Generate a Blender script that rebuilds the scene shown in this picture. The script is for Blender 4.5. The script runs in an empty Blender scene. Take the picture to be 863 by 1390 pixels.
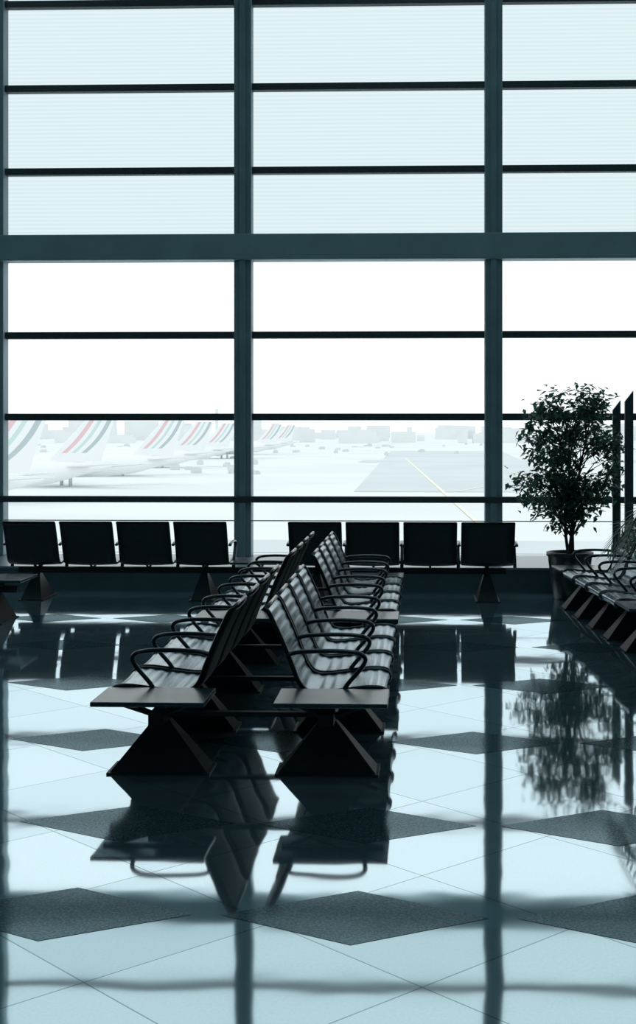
import bpy, math, random
from mathutils import Vector, Matrix
random.seed(7)
scene=bpy.context.scene
try:
    scene.view_settings.view_transform='Standard'
    scene.view_settings.look='None'
except Exception as e: print(e)

F=1850.0; H=1.8; CX=508.0; CY=583.0; T=0.035
th=math.atan(T); cs,sn=math.cos(th),math.sin(th)
DW=16.5
def x_on_Y(px,Y):   # world X of a picture column at depth Y
    k=(px-CX)/F
    return (k*Y*cs-Y*sn)/(cs+k*sn)
# ---------- materials
def mat(name,col,rough=.5,metal=0.,spec=.5,noise=0.,nscale=20.):
    m=bpy.data.materials.new(name); m.use_nodes=True
    nt=m.node_tree; b=nt.nodes['Principled BSDF']
    b.inputs['Base Color'].default_value=(*col,1); b.inputs['Roughness'].default_value=rough
    b.inputs['Metallic'].default_value=metal; b.inputs['Specular IOR Level'].default_value=spec
    if noise>0:
        tc=nt.nodes.new('ShaderNodeTexCoord'); n=nt.nodes.new('ShaderNodeTexNoise'); n.inputs['Scale'].default_value=nscale
        r=nt.nodes.new('ShaderNodeValToRGB')
        r.color_ramp.elements[0].position=.35; r.color_ramp.elements[1].position=.65
        r.color_ramp.elements[0].color=(*[c*(1-noise) for c in col],1)
        r.color_ramp.elements[1].color=(*[min(1,c*(1+noise)) for c in col],1)
        nt.links.new(tc.outputs['Object'],n.inputs['Vector']); nt.links.new(n.outputs['Fac'],r.inputs['Fac'])
        nt.links.new(r.outputs['Color'],b.inputs['Base Color'])
    return m
M_frame=mat('mullion_paint',(.19,.29,.32),.5,noise=.08,nscale=3)
M_bar=mat('transom_paint',(.03,.05,.058),.5,noise=.1)
M_beam=mat('beam_paint',(.24,.37,.40),.5,noise=.08,nscale=2)
M_wall=mat('wall_paint',(.09,.135,.155),.7,noise=.1,nscale=2)
M_base=mat('sill_wall',(.06,.11,.13),.5,noise=.1,nscale=4)
M_sill=mat('sill_stone',(.16,.22,.25),.3,noise=.15,nscale=30)
M_ceil=mat('ceiling_paint',(.11,.16,.18),.8,noise=.05)
M_black=mat('black_powdercoat',(.006,.013,.018),.5,spec=.35,noise=.2)
M_shellback=mat('seat_back_shell',(.008,.015,.02),.55,spec=.4,noise=.15)
M_chrome=mat('armrest_metal',(.035,.05,.058),.25,metal=.8,noise=.1)
M_table=mat('table_laminate',(.025,.055,.07),.26,noise=.15,nscale=60)
M_leaf=mat('ficus_leaf',(.03,.09,.065),.4,noise=.4,nscale=9)
def add_translucency(m,col,f):
    nt=m.node_tree; b=nt.nodes['Principled BSDF']; o=nt.nodes['Material Output']
    t=nt.nodes.new('ShaderNodeBsdfTranslucent'); t.inputs['Color'].default_value=(*col,1)
    x=nt.nodes.new('ShaderNodeMixShader'); x.inputs[0].default_value=f
    nt.links.new(b.outputs[0],x.inputs[1]); nt.links.new(t.outputs[0],x.inputs[2]); nt.links.new(x.outputs[0],o.inputs['Surface'])
add_translucency(M_leaf,(.05,.16,.11),.35)
M_bark=mat('bark',(.03,.03,.025),.8,noise=.3,nscale=30)
M_pot=mat('planter_glaze',(.015,.022,.026),.4,noise=.2)
M_soil=mat('soil',(.01,.01,.009),.95,noise=.4,nscale=60)

def seat_mat():
    m=mat('perforated_seat_metal',(.09,.115,.13),.25,metal=.9)
    nt=m.node_tree; b=nt.nodes['Principled BSDF']
    tc=nt.nodes.new('ShaderNodeTexCoord'); w=nt.nodes.new('ShaderNodeTexVoronoi'); w.inputs['Scale'].default_value=70
    r=nt.nodes.new('ShaderNodeValToRGB'); r.color_ramp.elements[0].position=.15; r.color_ramp.elements[1].position=.25
    r.color_ramp.elements[0].color=(.03,.04,.045,1); r.color_ramp.elements[1].color=(.27,.37,.41,1)
    nt.links.new(tc.outputs['Object'],w.inputs['Vector']); nt.links.new(w.outputs['Distance'],r.inputs['Fac'])
    nt.links.new(r.outputs['Color'],b.inputs['Base Color'])
    return m
M_seat=seat_mat()

def floor_mat(name,refl,rcol,dcol,rough,grout,speck):
    m=bpy.data.materials.new(name); m.use_nodes=True; nt=m.node_tree; nt.nodes.clear()
    N=nt.nodes.new; L=nt.links.new
    out=N('ShaderNodeOutputMaterial'); mix=N('ShaderNodeMixShader'); d=N('ShaderNodeBsdfDiffuse'); g=N('ShaderNodeBsdfGlossy')
    tc=N('ShaderNodeTexCoord')
    g.inputs['Roughness'].default_value=rough
    n=N('ShaderNodeTexNoise'); n.inputs['Scale'].default_value=90; n.inputs['Detail'].default_value=4
    L(tc.outputs['Object'],n.inputs['Vector'])
    r=N('ShaderNodeValToRGB'); r.color_ramp.elements[0].position=.4; r.color_ramp.elements[1].position=.6
    r.color_ramp.elements[0].color=(*[c*(1-speck) for c in dcol],1); r.color_ramp.elements[1].color=(*[c*(1+speck) for c in dcol],1)
    L(n.outputs['Fac'],r.inputs['Fac'])
    r2=N('ShaderNodeValToRGB'); r2.color_ramp.elements[0].position=.4; r2.color_ramp.elements[1].position=.6
    r2.color_ramp.elements[0].color=(*[c*(1-speck*.6) for c in rcol],1); r2.color_ramp.elements[1].color=(*rcol,1)
    L(n.outputs['Fac'],r2.inputs['Fac'])
    dc=r.outputs['Color']; gc=r2.outputs['Color']
    wn=N('ShaderNodeTexNoise'); wn.inputs['Scale'].default_value=2.6; wn.inputs['Detail'].default_value=1
    L(tc.outputs['Object'],wn.inputs['Vector'])
    bp=N('ShaderNodeBump'); bp.inputs['Strength'].default_value=.05; bp.inputs['Distance'].default_value=.02
    L(wn.outputs['Fac'],bp.inputs['Height']); L(bp.outputs['Normal'],g.inputs['Normal'])
    if grout:
        mp=N('ShaderNodeMapping'); mp.inputs['Rotation'].default_value=(0,0,math.radians(45))
        mp.inputs['Location'].default_value=grout
        L(tc.outputs['Object'],mp.inputs['Vector'])
        br=N('ShaderNodeTexBrick'); br.offset=0; br.inputs['Scale'].default_value=1
        br.inputs['Brick Width'].default_value=.778; br.inputs['Row Height'].default_value=.778
        br.inputs['Mortar Size'].default_value=.003; br.inputs['Mortar Smooth'].default_value=0
        br.inputs['Color1'].default_value=(1,1,1,1); br.inputs['Color2'].default_value=(.88,.91,.92,1); br.inputs['Mortar'].default_value=(.5,.54,.56,1)
        L(mp.outputs['Vector'],br.inputs['Vector'])
        for i,src in enumerate((dc,gc)):
            mm=N('ShaderNodeMixRGB'); mm.blend_type='MULTIPLY'; mm.inputs[0].default_value=1
            L(src,mm.inputs[1]); L(br.outputs['Color'],mm.inputs[2])
            if i==0: dc=mm.outputs[0]
            else: gc=mm.outputs[0]
    L(dc,d.inputs['Color']); L(gc,g.inputs['Color'])
    mix.inputs[0].default_value=refl
    L(d.outputs[0],mix.inputs[1]); L(g.outputs[0],mix.inputs[2]); L(mix.outputs[0],out.inputs['Surface'])
    return m
M_floor=floor_mat('polished_light_granite',.80,(.79,.93,.98),(.18,.29,.34),.045,(0.,0.,0),.05)
M_dark=floor_mat('polished_dark_granite',.22,(.66,.9,.98),(.03,.06,.072),.09,None,.5)

def glass(name,tcol,stripe):
    m=bpy.data.materials.new(name); m.use_nodes=True; nt=m.node_tree; nt.nodes.clear()
    N=nt.nodes.new; L=nt.links.new
    out=N('ShaderNodeOutputMaterial'); t=N('ShaderNodeBsdfTransparent'); g=N('ShaderNodeBsdfGlossy'); mx=N('ShaderNodeMixShader')
    g.inputs['Roughness'].default_value=.02; mx.inputs[0].default_value=0. if stripe else .015
    if stripe:
        tc=N('ShaderNodeTexCoord'); w=N('ShaderNodeTexWave'); w.bands_direction='Z'; w.inputs['Scale'].default_value=6.5
        L(tc.outputs['Object'],w.inputs['Vector'])
        r=N('ShaderNodeValToRGB'); r.color_ramp.elements[0].color=(*[c*.96 for c in tcol],1); r.color_ramp.elements[1].color=(*tcol,1)
        L(w.outputs['Fac'],r.inputs['Fac']); L(r.outputs['Color'],t.inputs['Color'])
    else: t.inputs['Color'].default_value=(*tcol,1)
    L(t.outputs[0],mx.inputs[1]); L(g.outputs[0],mx.inputs[2]); L(mx.outputs[0],out.inputs['Surface'])
    return m
M_glass=glass('clear_glass',(1,1,1),False)
M_frit=glass('fritted_glass',(.81,.85,.855),True)

# ---------- mesh helpers
def empty(name,loc=(0,0,0),rz=0):
    e=bpy.data.objects.new(name,None); e.location=loc; e.rotation_euler=(0,0,rz); scene.collection.objects.link(e); return e
def obj(name,verts,faces,m,parent=None,smooth=False,mats=None,fm=None):
    me=bpy.data.meshes.new(name); me.from_pydata([tuple(v) for v in verts],[],faces); 
    for mm in (mats or [m]): me.materials.append(mm)
    if fm:
        for p,i in zip(me.polygons,fm): p.material_index=i
    if smooth:
        for p in me.polygons: p.use_smooth=True
    me.update(); o=bpy.data.objects.new(name,me); scene.collection.objects.link(o)
    if parent: o.parent=parent
    return o
class MB:
    def __init__(s): s.v=[];s.f=[];s.m=[]
    def box(s,x0,x1,y0,y1,z0,z1,mi=0):
        n=len(s.v)
        s.v+=[(x0,y0,z0),(x1,y0,z0),(x1,y1,z0),(x0,y1,z0),(x0,y0,z1),(x1,y0,z1),(x1,y1,z1),(x0,y1,z1)]
        fs=[(0,3,2,1),(4,5,6,7),(0,1,5,4),(1,2,6,5),(2,3,7,6),(3,0,4,7)]
        s.f+=[tuple(n+i for i in f) for f in fs]; s.m+=[mi]*6
    def hexa(s,b,t,mi=0):
        n=len(s.v); s.v+=list(b)+list(t)
        fs=[(0,3,2,1),(4,5,6,7),(0,1,5,4),(1,2,6,5),(2,3,7,6),(3,0,4,7)]
        s.f+=[tuple(n+i for i in f) for f in fs]; s.m+=[mi]*6
    def tube(s,pts,r,seg=8,mi=0,flat=1.):
        pts=[Vector(p) for p in pts]; n=len(s.v); k=len(pts)
        rs=r if isinstance(r,(list,tuple)) else [r]*k
        up=None
        for i,p in enumerate(pts):
            t=(pts[min(i+1,k-1)]-pts[max(i-1,0)]).normalized()
            if up is None:
                up=Vector((0,0,1)) if abs(t.z)<.9 else Vector((1,0,0))
            a=t.cross(up).normalized(); b=a.cross(t).normalized(); up=b
            for j in range(seg):
                an=2*math.pi*j/seg
                s.v.append(tuple(p+a*math.cos(an)*rs[i]*flat+b*math.sin(an)*rs[i]))
        for i in range(k-1):
            for j in range(seg):
                s.f.append((n+i*seg+j,n+i*seg+(j+1)%seg,n+(i+1)*seg+(j+1)%seg,n+(i+1)*seg+j)); s.m.append(mi)
        s.f.append(tuple(n+j for j in reversed(range(seg)))); s.m.append(mi)
        s.f.append(tuple(n+(k-1)*seg+j for j in range(seg))); s.m.append(mi)
    def done(s,name,m,parent=None,smooth=False,mats=None):
        return obj(name,s.v,s.f,m,parent,smooth,mats,s.m if mats else None)
def bevel(o,w=.004,seg=2):
    b=o.modifiers.new('bevel','BEVEL'); b.width=w; b.segments=seg; b.limit_method='ANGLE'
def smooth_pts(pts,n=6):
    P=[Vector(p) for p in pts]; P=[P[0]*2-P[1]]+P+[P[-1]*2-P[-2]]; out=[]
    for i in range(1,len(P)-2):
        for j in range(n):
            t=j/n; a,b,c,d=P[i-1],P[i],P[i+1],P[i+2]
            out.append(.5*((2*b)+(c-a)*t+(2*a-5*b+4*c-d)*t*t+(3*b-a-3*c+d)*t**3))
    out.append(P[-2]); return out

# ---------- room shell
XL,XR,YB,ZC=-11.,11.,-5.,9.2
b=MB(); b.box(XL-.2,XR+.2,YB-.2,DW+.3,-.3,0); floor=b.done('floor',M_floor)
v=[];f=[]
for n,Y in ((-3,3.4),(0,5.03),(2,6.2),(5,7.85),(8,9.6),(11,11.3),(14,12.9)):
    off=-.25 if n%2==0 else .3
    for k in range(-9,10):
        X=off+1.1*k
        if abs(X)>10: continue
        hw,hd=.50,.28
        q=len(v); v+=[(X-hw,Y,.0012),(X,Y-hd,.0012),(X+hw,Y,.0012),(X,Y+hd,.0012)]; f.append((q,q+1,q+2,q+3))
inl=obj('floor_granite_inlay',v,f,M_dark); inl.parent=floor
b=MB(); b.box(XL-.2,XR+.2,YB-.2,DW+.3,ZC,ZC+.2); b.done('ceiling',M_ceil)
b=MB(); b.box(XL-.2,XL,YB,DW+.2,0,ZC); b.done('wall_left',M_wall)
b=MB(); b.box(XR,XR+.2,YB,DW+.2,0,ZC); b.done('wall_right',M_wall)
b=MB(); b.box(XL-.2,XR+.2,YB-.2,YB,0,ZC); b.done('wall_back',M_wall)
b=MB(); b.box(XL,XR,15.16,DW+.15,0,.245); b.done('wall_window_base',M_base)
b=MB(); b.box(XL,XR,15.12,DW+.15,.245,.27); bevel(b.done('trim_window_sill',M_sill),.006)
SW=F/(DW*1.002)
def zw(py): return H+(CY-py)/SW
m1=x_on_Y(331.5,DW); m2=x_on_Y(669,DW); SP=m2-m1
mull=[m1+SP*k for k in range(-3,5) if XL<m1+SP*k<XR]
b=MB()
for X in mull:
    b.box(X-.105,X+.105,DW-.16,DW+.06,.27,ZC)
bevel(b.done('trim_mullions',M_frame),.012)
b=MB()
for X in mull: b.box(X-.035,X+.035,DW-.20,DW-.16,.27,ZC)
b.done('trim_mullion_caps',M_frame)
b=MB(); b.box(XL,XR,DW-.22,DW+.06,zw(355),zw(320)); bevel(b.done('trim_main_beam',M_beam),.015)
b=MB()
for py,hh in ((-225,4.6),(-110,4.6),(4,4.6),(119,4.6),(232,4.6),(455,4.6),(566,4.6)):
    z=zw(py); b.box(XL,XR,DW-.08,DW+.03,z-hh/SW,z+hh/SW)
b.done('trim_transoms',M_bar)
b=MB(); z=zw(677); b.box(XL,XR,DW-.21,DW-.14,z-.038,z+.038); bevel(b.done('trim_handrail',M_bar),.01)
b=MB(); b.box(XL,XR,DW-.14,DW-.12,zw(706)-.006,zw(706)+.006); b.done('trim_lower_rail',M_sill)
n=1
edges=[XL]+mull+[XR]
for i in range(len(edges)-1):
    x0,x1=edges[i],edges[i+1]
    b=MB(); b.box(x0,x1,DW-.01,DW+.01,.27,zw(355),0); b.box(x0,x1,DW-.01,DW+.01,zw(320),ZC,1)
    b.done('window_%d'%n,None,mats=[M_glass,M_frit]); n+=1

# ---------- benches
def profile():
    base=[(.455,.345),(.465,.375),(.44,.405),(.36,.412),(.22,.395),(.10,.382),(.03,.392),(-.015,.44),(-.05,.53),(-.095,.64),(-.145,.75),(-.175,.81),(-.195,.83)]
    return smooth_pts([(0,y,z) for y,z in base],9)
PROF=profile()
def bench(name,loc,rz,layout,peds,sgn=1,link=False):
    """layout: list of ('seat'|'table'|'gap', width) along local x*sgn ; front = +y"""
    root=empty(name,loc,rz)
    u=0; seats=MB(); frames=MB(); arms=MB(); tabs=MB(); steel=MB(); covers=MB()
    def SX(a): return a*sgn
    prev=None
    def arm(u):
        x=SX(u)
        pts=[(x,-.075,.585),(x,-.02,.60),(x,.12,.608),(x,.25,.605),(x,.325,.59),(x,.345,.555),(x,.31,.50),(x,.25,.43),(x,.215,.37),(x,.20,.33)]
        arms.tube(smooth_pts(pts,4),.0125,8,flat=1.5)
    for kind,w in layout:
        if kind=='seat':
            if prev!='seat': arm(u+.01)
            arm(u+w-.0)
            xa,xb=u+.03,u+w-.03; NX=7; k=len(PROF)
            for mb,off,ripa in ((seats,0.,.0022),(covers,.012,0.)):
                n0=len(mb.v); acc=0
                for i,p in enumerate(PROF):
                    if i: acc+=(p-PROF[i-1]).length
                    a=PROF[max(i-1,0)]; c=PROF[min(i+1,k-1)]; t=(c-a).normalized(); nn=Vector((0,-t.z,t.y))
                    rip=ripa*math.sin(acc*2*math.pi/.06)
                    for j in range(NX):
                        s=j/(NX-1)*2-1
                        q=p+nn*(rip+.010*(1-s*s)+off)
                        mb.v.append((SX(xa+(xb-xa)*(s+1)/2),q.y,q.z))
                for i in range(k-1):
                    for j in range(NX-1):
                        mb.f.append((n0+i*NX+j,n0+i*NX+j+1,n0+(i+1)*NX+j+1,n0+(i+1)*NX+j)); mb.m.append(0)
            for xx in (xa,xb):
                frames.tube([(SX(xx),p.y,p.z) for p in PROF[::2]]+[(SX(xx),PROF[-1].y,PROF[-1].z)],.011,6)
            frames.tube([(SX(xa),-.195,.83),(SX(xb),-.195,.83)],.012,6)
            xm=SX((xa+xb)/2)
            steel.tube([(xm,.38,.37),(xm,.15,.32),(xm,.04,.36)],.012,6)
            prev='seat'
        elif kind=='table':
            x0,x1=sorted((SX(u),SX(u+w)))
            tabs.box(x0,x1,-.11,.475,.383,.408)
            xm=(x0+x1)/2
            for y in (-.05,.42):
                steel.tube([(xm,.155,.295),(xm,y,.38)],.014,6)
            steel.box(xm-.02,xm+.02,-.08,.45,.372,.383)
            prev='table'
        else: prev='gap'
        u+=w
    x0,x1=sorted((SX(.10),SX(u-.10)))
    steel.box(x0,x1,.115,.195,.27,.33)
    for p in peds:
        x=SX(p)
        steel.hexa([(x-.13,-.115,.0),(x+.13,-.115,.0),(x+.13,.425,.0),(x-.13,.425,.0)],[(x-.13,-.115,.010),(x+.13,-.115,.010),(x+.13,.425,.010),(x-.13,.425,.010)])
        steel.hexa([(x-.11,-.10,.01),(x+.11,-.10,.01),(x+.11,.41,.01),(x-.11,.41,.01)],[(x-.03,.12,.28),(x+.03,.12,.28),(x+.03,.19,.28),(x-.03,.19,.28)])
        for yy in (.04,.38):
            steel.tube([(x,.155,.27),(x,yy,.365)],.016,6)
        if link: steel.box(x-.02,x+.02,-.285,.12,.285,.31)
    if seats.v:
        seats.done('seat_shells',M_seat,root,True); o=covers.done('seat_back_covers',M_shellback,root,True)
        s=o.modifiers.new('sol','SOLIDIFY'); s.thickness=.006; s.offset=0
        frames.done('seat_frames',M_chrome,root,True); arms.done('armrests',M_chrome,root,True)
    if tabs.v: bevel(tabs.done('side_tables',M_table,root),.005)
    steel.done('beam_and_pedestals',M_black,root)
    return root
S=('seat',.6)
Y0=6.9
lay1=[('table',.41),S,S,S,S]; lay2=[('table',.45),S,S,S,S,('table',.4)]
R=math.pi/2
bench('airport_bench',(-.65,Y0,0),-R,lay1,(.28,1.3,2.5),sgn=-1,link=True)
bench('airport_bench',(-1.22,Y0,0),R,lay1,(.28,1.3,2.5),sgn=1,link=True)
bench('airport_bench',(-.65,Y0+3.1,0),-R,lay2,(.5,1.6,2.8),sgn=-1,link=True)
bench('airport_bench',(-1.22,Y0+3.1,0),R,lay2,(.5,1.6,2.8),sgn=1,link=True)
bench('airport_bench',(x_on_Y(5,14.25),14.32,0),0,[S,S,S,S,('table',.6),S,S,S,S],(.3,2.1,3.3,5.1),sgn=1)
bench('airport_bench',(1.80,14.08,0),R+math.atan2(.29,3.5),[('table',.5),S,S,S,S,('table',.5)],(.3,.95,1.6,2.25,2.9),sgn=-1)
bench('airport_bench',(-3.70,12.55,0),0,[('table',.55),S,S,S],(.3,1.6),sgn=-1)

# ---------- ficus
def leaves(mb,c,n,spread,size):
    for _ in range(n):
        d=Vector((random.gauss(0,1),random.gauss(0,1),random.gauss(0,.9)))*spread
        p=Vector(c)+d
        a=random.uniform(0,2*math.pi); dip=random.uniform(-1.1,.3)
        t=Vector((math.cos(a)*math.cos(dip),math.sin(a)*math.cos(dip),math.sin(dip)))
        s=t.cross(Vector((random.uniform(-.5,.5),random.uniform(-.5,.5),1))).normalized()
        L=size*random.uniform(.7,1.25); W=L*.25; nn=s.cross(t)*W*.4
        q=len(mb.v)
        mb.v+=[tuple(p),tuple(p+t*L*.35+s*W+nn),tuple(p+t*L*.45),tuple(p+t*L),tuple(p+t*L*.35-s*W+nn)]
        mb.f+=[(q,q+2,q+1),(q+1,q+2,q+3),(q,q+4,q+2),(q+4,q+3,q+2)]; mb.m+=[0]*4
TX,TY=1.57,14.55
tree=empty('potted_ficus_tree',(TX,TY,0))
pot=MB()
def lathe(mb,prof,seg=24,c=(0,0)):
    n=len(mb.v)
    for r,z in prof:
        for j in range(seg):
            a=2*math.pi*j/seg; mb.v.append((c[0]+r*math.cos(a),c[1]+r*math.sin(a),z))
    for i in range(len(prof)-1):
        for j in range(seg):
            mb.f.append((n+i*seg+j,n+i*seg+(j+1)%seg,n+(i+1)*seg+(j+1)%seg,n+(i+1)*seg+j)); mb.m.append(0)
lathe(pot,[(.0,.0),(.17,.0),(.21,.25),(.235,.46),(.25,.46),(.25,.50),(.225,.50),(.215,.46)]); pot.done('planter',M_pot,tree,True)
so=MB(); lathe(so,[(.218,.455),(0,.47)]); so.done('soil',M_soil,tree)
tr=MB(); lf=MB()
trunks=[]
for k in range(3):
    a=k*2.1
    pts=smooth_pts([(.03*math.cos(a),.03*math.sin(a),.46),(.05*math.cos(a+1),.05*math.sin(a+1),.8),(.05*math.cos(a+2)+.02,.05*math.sin(a+2),1.2),(.12*math.cos(a+2)+.05,.12*math.sin(a+2),1.7)],5)
    tr.tube(pts,[.02-.012*i/len(pts) for i in range(len(pts))],6); trunks.append(pts)
for i in range(122):
    while True:
        x,y,z=[random.uniform(-1,1) for _ in range(3)]
        if x*x+y*y+z*z<1: break
    zz=1.47+z*.80
    w=.60*(1-.12*abs(z))
    cx=min(.44,x*w+(.10*(zz-1.45))); cy=y*w*.7
    if zz<1.0: cx*=.65; cy*=.65
    base=random.choice(trunks); bp=base[min(len(base)-1,max(3,int((zz-.75)/1.25*len(base))))]
    mid=(Vector(bp)+Vector((cx,cy,zz)))/2+Vector((0,0,.06))
    tr.tube([bp,mid,(cx,cy,zz)],[.007,.005,.003],5)
    leaves(lf,(cx,cy,zz),random.randint(24,38) if zz>.95 else 14,.066,.09)
tr.done('trunk_and_branches',M_bark,tree,True); lf.done('leaves',M_leaf,tree)

# ---------- potted palm (right edge)
palm=empty('potted_palm',(1.78,9.2,0))
pot=MB(); lathe(pot,[(.0,.0),(.16,.0),(.20,.4),(.23,.42),(.23,.46),(.2,.46),(.2,.42)]); pot.done('planter',M_pot,palm,True)
so=MB(); lathe(so,[(.2,.42),(0,.43)]); so.done('soil',M_soil,palm)
fr=MB(); st=MB()
for k in range(15):
    a=k*2.4+.3; L=random.uniform(.48,.68); zt=random.uniform(.75,1.2)
    pts=smooth_pts([(0,0,.43),(math.cos(a)*L*.25,math.sin(a)*L*.25,.43+zt*.55),(math.cos(a)*L*.65,math.sin(a)*L*.65,.43+zt*.75),(math.cos(a)*L,math.sin(a)*L,.43+zt*.5)],8)
    st.tube(pts,[.008-.006*i/len(pts) for i in range(len(pts))],5)
    for i in range(7,len(pts)-1):
        t=(pts[i+1]-pts[i]).normalized(); s=t.cross(Vector((0,0,1))).normalized()
        ll=.18*math.sin(math.pi*(i-5)/(len(pts)-3))+.04
        for sg in (-1,1):
            d=(s*sg+t*.8+Vector((0,0,-.25))).normalized(); wv=t*.014
            q=len(fr.v); p=pts[i]
            fr.v+=[tuple(p-wv*.3),tuple(p+d*ll*.4+wv),tuple(p+d*ll),tuple(p+d*ll*.4-wv)]; fr.f.append((q,q+1,q+2,q+3)); fr.m.append(0)
st.done('stems',M_bark,palm,True); fr.done('fronds',M_leaf,palm)

# ---------- glass partition at right
gp=empty('glass_partition',(2.125,0,0))
b=MB()
for X,Y,zt in ((.0,15.0,2.08),(.015,14.2,2.16)):
    b.hexa([(X-.042,Y-.03,0),(X+.042,Y-.03,0),(X+.042,Y+.03,0),(X-.042,Y+.03,0)],[(X-.042,Y-.03,zt-.07),(X+.042,Y-.03,zt+.04),(X+.042,Y+.03,zt+.04),(X-.042,Y+.03,zt-.07)])
b.box(-.02,.02,14.2,15.0,.08,.14); 
b.done('posts',M_bar,gp)
b=MB(); b.box(-.006,.006,14.25,14.95,.14,1.95); b.done('panels',M_glass,gp)

# ---------- outside: apron, aircraft, skyline
GZ=-13.7
def haze(name,col,noise=0,ns=1.): return mat(name,col,.9,spec=0.,noise=noise,nscale=ns)  # distance haze is baked into these pale base colours
M_ap=haze('hazy_apron_concrete',(.765,.795,.80),.035,.02)
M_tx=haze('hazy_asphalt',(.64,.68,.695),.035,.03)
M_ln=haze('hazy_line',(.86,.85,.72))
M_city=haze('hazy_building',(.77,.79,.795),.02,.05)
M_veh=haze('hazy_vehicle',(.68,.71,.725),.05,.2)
M_white=haze('hazy_aircraft_white',(.84,.855,.86))
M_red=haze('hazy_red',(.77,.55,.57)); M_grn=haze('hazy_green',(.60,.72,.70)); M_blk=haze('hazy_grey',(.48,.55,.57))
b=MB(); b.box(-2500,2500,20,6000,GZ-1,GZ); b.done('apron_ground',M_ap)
b=MB()
def quad(mb,pts,z,mi=0):
    q=len(mb.v); mb.v+=[(x,y,z) for x,y in pts]; mb.f.append((q,q+1,q+2,q+3)); mb.m.append(mi)
def gx(px,py):
    d=15.5*F/(py-CY); return (x_on_Y(px,d),d)
quad(b,[gx(480,668),gx(800,668),gx(680,612),gx(530,612)],GZ+.06)
quad(b,[(-400,175),(400,165),(400,184),(-400,196)],GZ+.05)
quad(b,[(-30,640),(300,650),(300,700),(-30,690)],GZ+.05)
b.done('taxiway',M_tx)
b=MB()
for a,c,w in (((550,622),(655,716),.4),((690,640),(863,690),.35),((480,607),(560,600),1.5),((620,668),(760,640),.35)):
    p=Vector(gx(*a)); q=Vector(gx(*c)); t=(q-p).normalized(); s=Vector((-t.y,t.x))*w
    quad(b,[p-s,q-s,q+s,p+s],GZ+.12)
b.done('taxiway_markings',M_ln)
b=MB()
for i in range(170):
    d=random.uniform(1500,2600); X=random.uniform(-900,700); w=random.uniform(8,50); h=random.choice([8,12,15,18,20,24])*random.uniform(.7,1.2)
    if random.random()<.06: h*=1.6; w*=.4
    b.box(X-w/2,X+w/2,d,d+20,GZ,GZ+h*d/2000)
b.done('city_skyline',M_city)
b=MB()
for i in range(120):
    d=random.uniform(460,1400); fr_=random.uniform(-.33,-.12) if d<800 else random.uniform(-.33,.2); X=fr_*d; w=random.uniform(2,5); h=random.uniform(.8,1.8)
    b.box(X-w/2,X+w/2,d,d+3,GZ,GZ+h); b.box(X-w/4,X+w/2.5,d,d+3,GZ+h,GZ+h*1.35)
b.done('ground_vehicles',M_veh)
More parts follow.
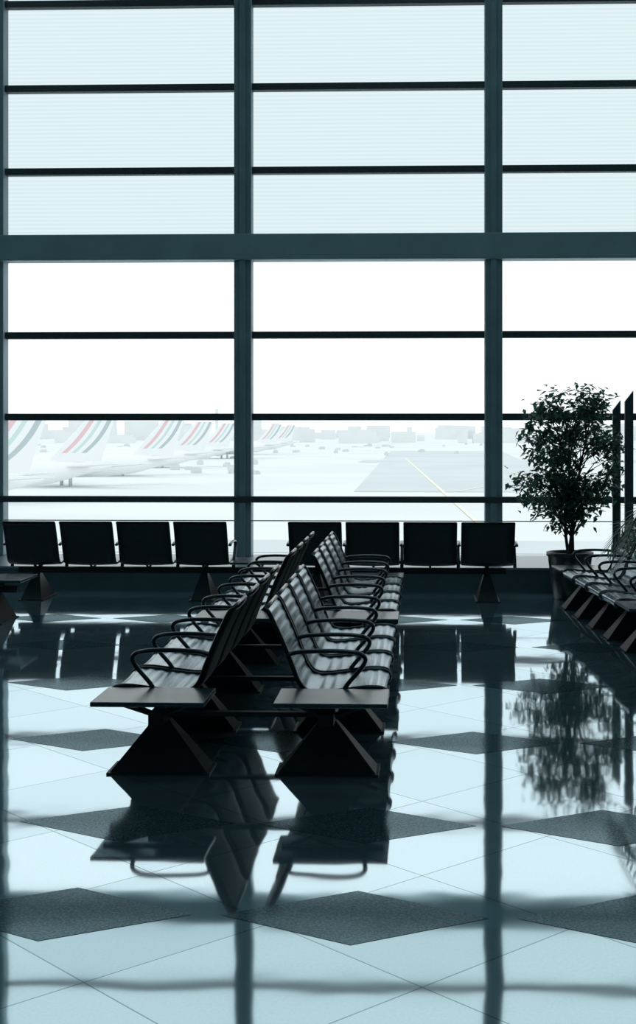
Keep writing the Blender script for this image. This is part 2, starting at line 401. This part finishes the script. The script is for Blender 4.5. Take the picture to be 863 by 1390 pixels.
def plane(px,d,rz,sc=1.):
    X=x_on_Y(px,d); root=empty('airliner',(X,d,GZ+.15),rz); root.scale=(sc,)*3
    fb=MB(); rings=[(-62,.2,4.6),(-60.5,1.4,4.8),(-57,2.5,5.1),(-52,3.0,5.3),(-20,3.0,5.3),(-10,2.6,5.7),(-3,1.5,6.4),(4,.4,7.0)]
    seg=16
    for x,r,z in rings:
        for j in range(seg):
            a=2*math.pi*j/seg; fb.v.append((x,r*math.cos(a),z+r*math.sin(a)))
    for i in range(len(rings)-1):
        for j in range(seg):
            fb.f.append((i*seg+j,i*seg+(j+1)%seg,(i+1)*seg+(j+1)%seg,(i+1)*seg+j)); fb.m.append(0)
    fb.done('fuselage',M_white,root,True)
    vf=MB()
    def P(s,h):
        x=(-11+9.5*h)*(1-s)+(1.5+3.3*h)*s; return (x,8.0+10*h)
    NH=10; names=[(0,0),(.10,1),(.27,0),(.42,2),(.55,0),(.74,3),(.9,0),(1.0,None)]
    for k in range(NH):
        h0,h1=k/NH,(k+1)/NH
        def sh(s,h): 
            if s in (0,1.0): return s
            return min(.99,max(.01,s*(.55+.45*h)+.10*math.sin(h*3.0)))
        for (s0,mi),(s1,_) in zip(names[:-1],names[1:]):
            pts=[P(sh(s0,h0),h0),P(sh(s1,h0),h0),P(sh(s1,h1),h1),P(sh(s0,h1),h1)]
            use=mi if h0>=.2 else 0
            vf.hexa([(pts[0][0],-.2,pts[0][1]),(pts[1][0],-.2,pts[1][1]),(pts[1][0],.2,pts[1][1]),(pts[0][0],.2,pts[0][1])],
                    [(pts[3][0],-.2,pts[3][1]),(pts[2][0],-.2,pts[2][1]),(pts[2][0],.2,pts[2][1]),(pts[3][0],.2,pts[3][1])],use)
    vf.done('tail_fin',None,root,mats=[M_white,M_red,M_grn,M_blk])
    w=MB()
    for sg in (-1,1):
        w.hexa([(-38,sg*2,4.2),(-26,sg*2,4.2),(-17,sg*28,6.4),(-19.5,sg*28,6.4)],[(-38,sg*2,5),(-26,sg*2,5),(-17,sg*28,6.7),(-19.5,sg*28,6.7)])
        w.hexa([(-8,sg*1,6.8),(-2,sg*1,6.8),(3.5,sg*10,7.6),(1,sg*10,7.6)],[(-8,sg*1,7.2),(-2,sg*1,7.2),(3.5,sg*10,7.8),(1,sg*10,7.8)])
    w.done('wings',M_white,root)
    e=MB()
    for sg in (-1,1):
        e.tube([(-40,sg*9,3),(-38,sg*9,3),(-34,sg*9,3.2)],[1.5,1.7,1.0],12)
        e.tube([(-30,sg*3.5,0),(-30,sg*3.5,3.5)],.5,6)
    e.tube([(-55,0,0),(-55,0,3)],.4,6); e.done('engines_and_gear',M_veh,root,True)
for px,d,rz in ((26,225,.5),(128,310,.55),(228,385,.6),(272,470,.6),(306,570,.6),(372,740,.6),(392,860,.6)):
    plane(px,d,rz)

# ---------- light
w=bpy.data.worlds.new('sky'); scene.world=w; w.use_nodes=True
nt=w.node_tree; bg=nt.nodes['Background']
tc=nt.nodes.new('ShaderNodeTexCoord'); sp=nt.nodes.new('ShaderNodeSeparateXYZ'); r=nt.nodes.new('ShaderNodeValToRGB')
r.color_ramp.elements[0].position=0; r.color_ramp.elements[0].color=(.91,.97,1,1)
r.color_ramp.elements[1].position=.5; r.color_ramp.elements[1].color=(.90,.98,1,1)
nt.links.new(tc.outputs['Generated'],sp.inputs[0]); nt.links.new(sp.outputs['Z'],r.inputs['Fac']); nt.links.new(r.outputs['Color'],bg.inputs['Color'])
bg.inputs['Strength'].default_value=1.3
for i,(X,Y) in enumerate([(x,y) for x in (-6,0,6) for y in (1,7,12.5)]):
    l=bpy.data.lights.new('fill_light','AREA'); l.shape='SQUARE'; l.size=1.6; l.energy=30; l.color=(.60,.92,1)  # unseen fill lamps, added to lift the dark window frames
    o=bpy.data.objects.new('fill_light',l); o.location=(X,Y,ZC-.05); scene.collection.objects.link(o)

cam=bpy.data.cameras.new('camera'); co=bpy.data.objects.new('camera',cam); scene.collection.objects.link(co); scene.camera=co
co.location=(0,0,H); co.rotation_euler=(math.pi/2,0,th)
cam.sensor_fit='VERTICAL'; cam.sensor_height=36; cam.sensor_width=24; cam.lens=F/1390*36
cam.shift_x=-(CX-431.5)/1390; cam.shift_y=-(695-CY)/1390
cam.clip_end=10000
